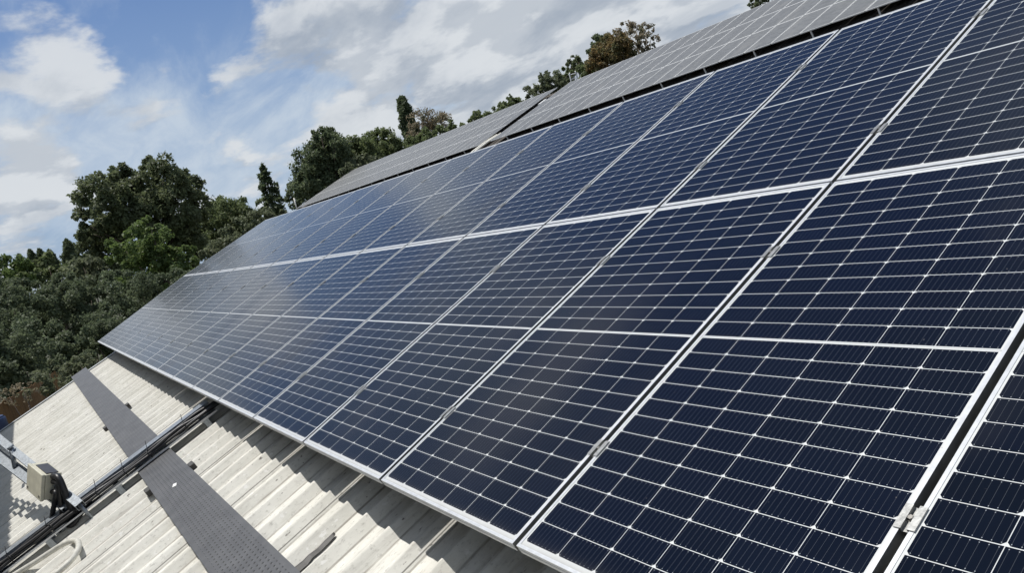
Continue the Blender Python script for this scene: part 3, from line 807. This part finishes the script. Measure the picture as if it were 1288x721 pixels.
def trunk_mesh(root, base, tips, r0, mat, rng, name='trunk'):
    mb = MB()
    base = Vector(base); top = max(tips, key=lambda p: p[2]); top = Vector(top)
    H = top.z-base.z; tr = [base+Vector((rng.normal()*.012*H*i, rng.normal()*.012*H*i, H*i*.25)) for i in range(4)]
    tr = [Vector((base.x+(top.x-base.x)*(i/5)**1.6, base.y+(top.y-base.y)*(i/5)**1.6, base.z+H*.92*i/5)) for i in range(6)]
    mb.tube(tr, [r0*(1-.85*i/5) for i in range(6)], 9)
    for tp in tips:
        tp = Vector(tp); f = float(rng.uniform(.35, .65)); i = min(4, int(f*5)); s = tr[i].lerp(tr[i+1], f*5-i)
        if tp.z < s.z+.2: s = tr[1].lerp(tr[2], float(rng.uniform(0, 1)))
        mid = s.lerp(tp, .5)+Vector((0,0,.06*(tp-s).length))
        mb.tube([s, mid, tp], [r0*.42*(1-f*.5), r0*.25, r0*.07], 6)
    return mb.build(name, mat, root)
def tree(name, label, lobes_px, d, leaf, size, per, seed, cat='tree', group=None, bark=None, sq=.9, depth=1.0, dd=0.0, droop=0.0, trunk_r=None, sparse=1.0, base_px=None, aspect=1.8):
    rng = np.random.default_rng(seed)
    lobes = []
    for px, py, rp in lobes_px:
        dist = d+rng.uniform(-1, 1)*depth*2.2 + dd*(py)
        c = at(px, py, dist); r = rp*(1.36 if d > 79 else 1.0)/FPX*math.hypot(dist, c.z-CAMW.z)*1.06
        lobes.append((np.array(c), r, sq))
    cen = np.mean([l[0] for l in lobes], axis=0)
    if base_px is not None: cen = np.array(at(base_px[0], base_px[1], d))
    base = Vector((cen[0], cen[1], GROUND))
    root = empty(name, Matrix.Translation(base)); tag(root, label, cat, group)
    # one hidden inner lobe per visible one, set back, so that the crown has depth
    size *= .52; per *= 2.9
    C_, N_ = crown_points(lobes, per*sparse, rng, size)
    vs = leaves(C_, N_, size, rng, aspect, droop) - np.array(base)
    leaf_object('crown', vs, leaf, root)
    tips = [Vector(l[0])-base for l in lobes]
    zt = max(l[0][2]+l[1]*.3 for l in lobes)
    r0 = trunk_r or max(.08, .022*(zt-GROUND))
    trunk_mesh(root, (0,0,-.1), tips, r0, bark or M_BARK, rng)
    return root
def cone_tree(name, label, top_px, bot_py, half_px, d, leaf, size, n, seed, group=None, shape=0.8, layers=None, bend=0.0):
    rng = np.random.default_rng(seed); size *= .55; n = int(n*2.6)
    top = at(*top_px, d); s = math.hypot(d, top.z-CAMW.z)/FPX
    H = (bot_py-top_px[1])*s*1.02; R = half_px*s
    root = empty(name, Matrix.Translation((top.x, top.y, GROUND))); tag(root, label, 'tree', group)
    z0 = top.z-H-GROUND
    t = rng.uniform(0, 1, n)**.8                                # 0 top .. 1 bottom
    an = rng.uniform(0, 2*math.pi, n)
    if layers:
        lay = np.floor(t*layers)/layers; t2 = lay+rng.uniform(0, .28, n)/layers
        br = np.floor(an/(2*math.pi)*7); an = (br+rng.uniform(-.16,.16,n)+lay*9.7)*2*math.pi/7
        rad = R*(.10+.9*lay**shape)*rng.uniform(.05, 1, n)*(.62+.38*np.sin(br*2.3+lay*31))
        z = z0+H*(1-t2)-rad*.16+.02*rng.normal(size=n)
        nrm_ = np.stack([np.cos(an)*.2, np.sin(an)*.2, np.ones(n)], 1)
    else:
        w_ = np.sin(np.clip(t, 0, 1)*math.pi*.62)**shape if shape > 0 else np.ones(n)
        lump = 1+.22*np.sin(an*3+t*17)+.15*np.sin(an*5-t*29)
        rad = R*w_*lump*np.sqrt(rng.uniform(.25, 1, n)); z = z0+H*(1-t)
        nrm_ = np.stack([np.cos(an), np.sin(an), .35*np.ones(n)], 1)
    c = np.stack([rad*np.cos(an)+bend*(z-z0)*0, rad*np.sin(an), z], 1)
    nrm_ /= np.linalg.norm(nrm_, axis=1)[:,None]
    leaf_object('crown', leaves(c, nrm_, size, rng, 2.0, .6), leaf, root)
    mb = MB(); hh = top.z-GROUND
    mb.tube([(0,0,-.1),(0,0,hh*.4),(0,0,hh*.75),(0,0,hh-.1)], [.02*hh+.03,.014*hh,.007*hh,.012], 8)
    if layers:
        for i in range(layers):
            zz = z0+H*(1-(i+.1)/layers); rr = R*(.10+.9*(i/layers)**shape)
            for b_i in range(7):
                a_ = (b_i+(i/layers)*9.7)*2*math.pi/7; rr2 = rr*(.62+.38*math.sin(b_i*2.3+(i/layers)*31))
                mb.tube([(0,0,zz),(rr2*.9*math.cos(a_), rr2*.9*math.sin(a_), zz-rr2*.15)], [.035,.008], 4)
    mb.build('trunk', M_BARK, root)
    return root

TB = 'trees behind the roofs'
# the dark double-crowned tree and its neighbours, left of centre
tree('evergreen_oak', 'big dark double-crowned tree rising highest on the left', [(205,226,27),(180,238,26),(232,240,26),(127,243,24),(150,258,26),(112,262,16),(215,264,30),(182,272,28),(243,272,17),(130,290,26),(158,228,17),(152,290,22),(118,312,18),(228,300,22),(100,278,9),(250,255,12),(190,212,14),(142,225,14),(135,318,20),(150,335,18),(240,318,22),(118,295,14),(205,290,24)],
     72, L_DARK, .34, 620, 11, group=TB, depth=1.4)
tree('leafy_tree', 'bright green leafy tree in front of the big dark tree', [(190,287,15),(175,300,19),(206,304,20),(158,316,20),(196,326,26),(226,326,18),(178,345,28),(215,350,24),(150,340,18),(238,345,14)],
     54, L_BRIGHT, .27, 700, 12, group=TB)
cone_tree('cypress', 'small dark conical cypress on the skyline left of the big dark tree', (83,301), 350, 11, 85, L_PINE, .30, 2600, 13, TB, shape=.7)
for i, (px, py, hw, lab) in enumerate(((61,314,6,'second tiny dark cypress left of the conical one on the skyline'),(49,313,6,'third tiny dark cypress left of the conical one on the skyline'),
                                       (37,314,6,'fourth tiny dark cypress left of the conical one on the skyline'),(23,320,5,'farthest left tiny dark cypress on the skyline'))):
    cone_tree('cypress', lab, (px, py), 345, hw, 92, L_PINE, .32, 900, 20+i, TB, shape=.6)
tree('leafy_tree', 'mid green tree crossing the left edge of the photo under the skyline', [(8,338,17),(30,344,17),(-10,350,20),(20,356,16)], 62, L_BRIGHT, .28, 600, 31, group=TB)
tree('leafy_tree', 'rounded dull tree below the tiny cypresses', [(62,338,15),(50,350,16),(76,350,14),(66,362,14)], 62, L_MID, .28, 600, 32, group=TB)
tree('leafy_tree', 'brownish green tree below the double-crowned dark tree', [(105,336,16),(128,340,16),(118,355,20),(95,352,14)], 58, L_OLIVE, .28, 600, 33, group=TB)
# the grey-green shrub bank below
HB = 'grey-green shrubs below the trees'
sh = [((30,368,20),(5,372,20),(35,410,26),(18,392,30),(-20,385,30),(45,385,26),(10,420,34),'shrub filling the left edge of the photo below the skyline trees',38),
      ((80,365,18),(110,365,16),(120,400,24),(60,400,24),(90,385,28),(65,375,22),(115,378,24),(88,410,34),'broad grey-green shrub in the middle of the bank',37),
      ((150,358,18),(180,362,18),(200,385,20),(140,400,26),(160,372,26),(140,380,26),(185,378,24),(160,400,32),'grey-green shrub below the bright green tree',40),
      ((205,372,20),(220,360,18),(190,390,24),(235,352,12),'shrub between the bright green tree and the blue array',43),
      ((-5,470,30),(35,478,26),(95,470,22),(50,432,30),(20,450,34),(75,440,26),(-15,445,30),(50,460,30),'dark shrub low at the left edge above the fence',30),
      ((118,428,28),(95,440,26),(138,420,22),(120,450,26),(150,410,18),'dark shrub beside the far corner of the blue array',31)]
for i, s_ in enumerate(sh):
    tree('shrub', s_[-2], s_[:-2], s_[-1], L_HEDGE, .125, 2600, 40+i, cat='shrub', group=HB, depth=.9)
tree('shrub', 'lowest round shrub between the fence and the roof edge', [(62,470,15),(50,482,15),(70,486,14)], 25.5, L_OLIVE, .11, 1900, 51, cat='shrub', group=HB, depth=.3)
tree('shrub', 'small round shrub beside the end of the walkway', [(103,462,15),(88,470,14),(115,470,12),(100,480,14)], 25.5, L_OLIVE, .11, 1900, 52, cat='shrub', group=HB, depth=.3)
tree('shrub', 'brownish scrub at the foot of the fence', [(30,492,12),(75,496,10),(12,500,10)], 25.0, L_DRY, .10, 900, 53, cat='shrub', depth=.3)
# right of the big dark tree
tree('leafy_tree', 'mid green tree right of the big dark tree', [(282,270,16),(268,282,18),(300,272,14),(288,290,18),(258,300,16),(275,262,9),(250,290,14),(310,280,12)], 86, L_MID, .34, 560, 61, group=TB)
tree('leafy_tree', 'pale olive tree along the far edge of the blue array', [(325,280,17),(305,292,18),(345,276,14),(285,308,18),(270,322,18),(320,295,16),(258,334,14),(352,285,10)], 60, L_OLIVE, .25, 700, 62, group=TB)
def cedar(label, top_px, bot_py, half_px, d, leaf, size, seed, group):
    rng = np.random.default_rng(seed); top = at(*top_px, d); k_ = math.hypot(d, top.z-CAMW.z)/FPX
    H = (bot_py-top_px[1])*k_; R_ = half_px*k_; h0 = top.z-GROUND
    root = empty('cedar', Matrix.Translation((top.x, top.y, GROUND))); tag(root, label, 'tree', group)
    C_, N_ = [], []; mb = MB()
    mb.tube([(0,0,-.1),(0,0,h0*.5),(0,0,h0*.8),(.1,0,h0)], [.32,.22,.10,.012], 8)
    for b_ in range(46):
        t = (b_+rng.uniform(0,1))/46; an = b_*2.4+rng.uniform(-.5,.5)
        ln = R_*(.10+.95*t**.8)*rng.uniform(.45, 1.12); z = h0-H*t*1.05
        e = np.array([math.cos(an), math.sin(an), 0]); rise = rng.uniform(-.22, .10)
        P_ = [np.array([0,0,z])+e*ln*f+np.array([0,0,ln*(rise*f+.16*f-.30*f*f)]) for f in (0,.35,.7,1.0)]
        mb.tube([Vector(p) for p in P_], [.05*(1-.5*t)+.01, .035, .02, .006], 5)
        n = int(22+70*ln/R_); f = rng.uniform(.18, 1.0, n)**.75
        base_ = np.array([0,0,z])+e[None]*ln*f[:,None]; base_[:,2] += ln*(rise*f+.16*f-.30*f*f)
        wd_ = ln*.20*np.sin(np.clip(f,0,1)*2.7)+.08
        sd_ = np.array([-e[1], e[0], 0]); base_ += sd_[None]*(wd_*rng.normal(size=n)*.6)[:,None]; base_[:,2] += rng.normal(size=n)*.10-.05
        C_.append(base_); N_.append(np.tile([0,0,1.0], (n,1)))
    C_ = np.concatenate(C_); N_ = np.concatenate(N_)
    leaf_object('crown', leaves(C_, N_, size, rng, 2.0, .5), leaf, root); mb.build('trunk', M_BARK, root)
cedar('layered cedar with flat sparse branches on the skyline', (329,207), 268, 27, 92, L_PINE, .24, 63, TB)
tree('pine_tree', 'tall dark pine with pointed top left of the grey array', [(411,178,12),(405,194,17),(420,190,14),(397,212,20),(418,214,20),(385,232,17),(408,236,20),(380,248,12),(430,235,16),(404,172,8),(416,168,6),(390,224,16),(372,240,10),(410,250,16)], 80, L_PINE, .32, 640, 64, group=TB)
tree('leafy_tree', 'broad green tree between the dark pine and the poplar', [(440,190,13),(460,186,13),(478,180,14),(492,182,12),(450,204,17),(475,200,18),(497,198,13),(440,215,17),(462,215,16),(428,196,14),(450,186,11),(470,190,16),(486,198,14),(505,190,9)], 86, L_MID, .34, 600, 65, group=TB)
tree('leafy_tree', 'pale olive shrubby tree before the broad green tree', [(448,208,13),(462,205,12),(440,218,12),(475,202,9)], 76, L_OLIVE, .29, 620, 66, group=TB)
cone_tree('poplar', 'narrow dark poplar standing on the skyline', (504.5,121), 195, 10, 112, L_PINE, .42, 3200, 67, TB, shape=.32)
tree('bare_tree', 'half bare brownish tree right of the poplar', [(530,152,11),(545,150,11),(558,154,10),(538,163,11),(552,166,10),(525,166,9)], 106, L_DRY, .30, 300, 68, group=TB, bark=M_BARKP, sparse=.55, aspect=2.6)
tree('leafy_tree', 'low green tree at the foot of the half bare tree', [(535,176,10),(553,172,10),(570,166,9),(522,184,10),(545,182,9),(585,164,7)], 100, L_MID, .36, 560, 69, group=TB)
# along the ridge of the grey arrays
tree('leafy_tree', 'small green tree at the left of the ridge', [(598,151,7),(606,147,8),(614,150,7)], 92, L_MID, .33, 520, 71, group=TB)
tree('leafy_tree', 'thin-topped green tree on the ridge of the left grey array', [(628,141,8),(638,136,8),(648,134,8),(645,128,4),(657,132,6),(640,122,3)], 92, L_MID, .33, 460, 72, group=TB)
tree('leafy_tree', 'pale green tree where the two grey arrays meet', [(672,116,8),(684,108,10),(697,103,11),(708,106,9),(690,117,10)], 88, L_OLIVE, .32, 560, 73, group=TB)
tree('leafy_tree', 'dark little rounded tree above the ladder', [(722,79,6),(728,78,6),(718,84,5),(727,86,6)], 93, L_DARK, .30, 640, 74, group=TB)
tree('leafy_tree', 'green tree right of the ladder on the ridge', [(738,92,10),(748,84,10),(735,80,6),(755,90,9),(712,95,8)], 88, L_MID, .32, 520, 75, group=TB)
tree('pine_tree', 'dark pine behind the rusty tree', [(753,50,6),(756,58,8),(750,64,7),(757,70,7)], 98, L_PINE, .34, 620, 76, group=TB)
tree('autumn_tree', 'rusty orange leaved tree on the ridge', [(772,52,10),(768,62,13),(780,66,13),(763,74,14),(778,80,13),(752,76,9),(748,86,9),(783,56,8)], 84, L_AUT, .32, 560, 77, group=TB)
tree('bare_tree', 'thin sparse tree with brown leaves right of the rusty tree', [(786,36,8),(800,38,9),(812,40,8),(818,50,7),(795,52,9),(808,56,8),(790,66,7),(803,68,7),(780,44,6),(820,60,4)], 84, L_DRY, .28, 420, 78, group=TB, sparse=.6, bark=M_BARKP)
tree('leafy_tree', 'dark treetop at the upper edge of the photo above the right grey array', [(958,-2,10),(948,3,7),(970,-8,10)], 74, L_DARK, .27, 640, 79, group=TB)

bpy.context.view_layer.update()
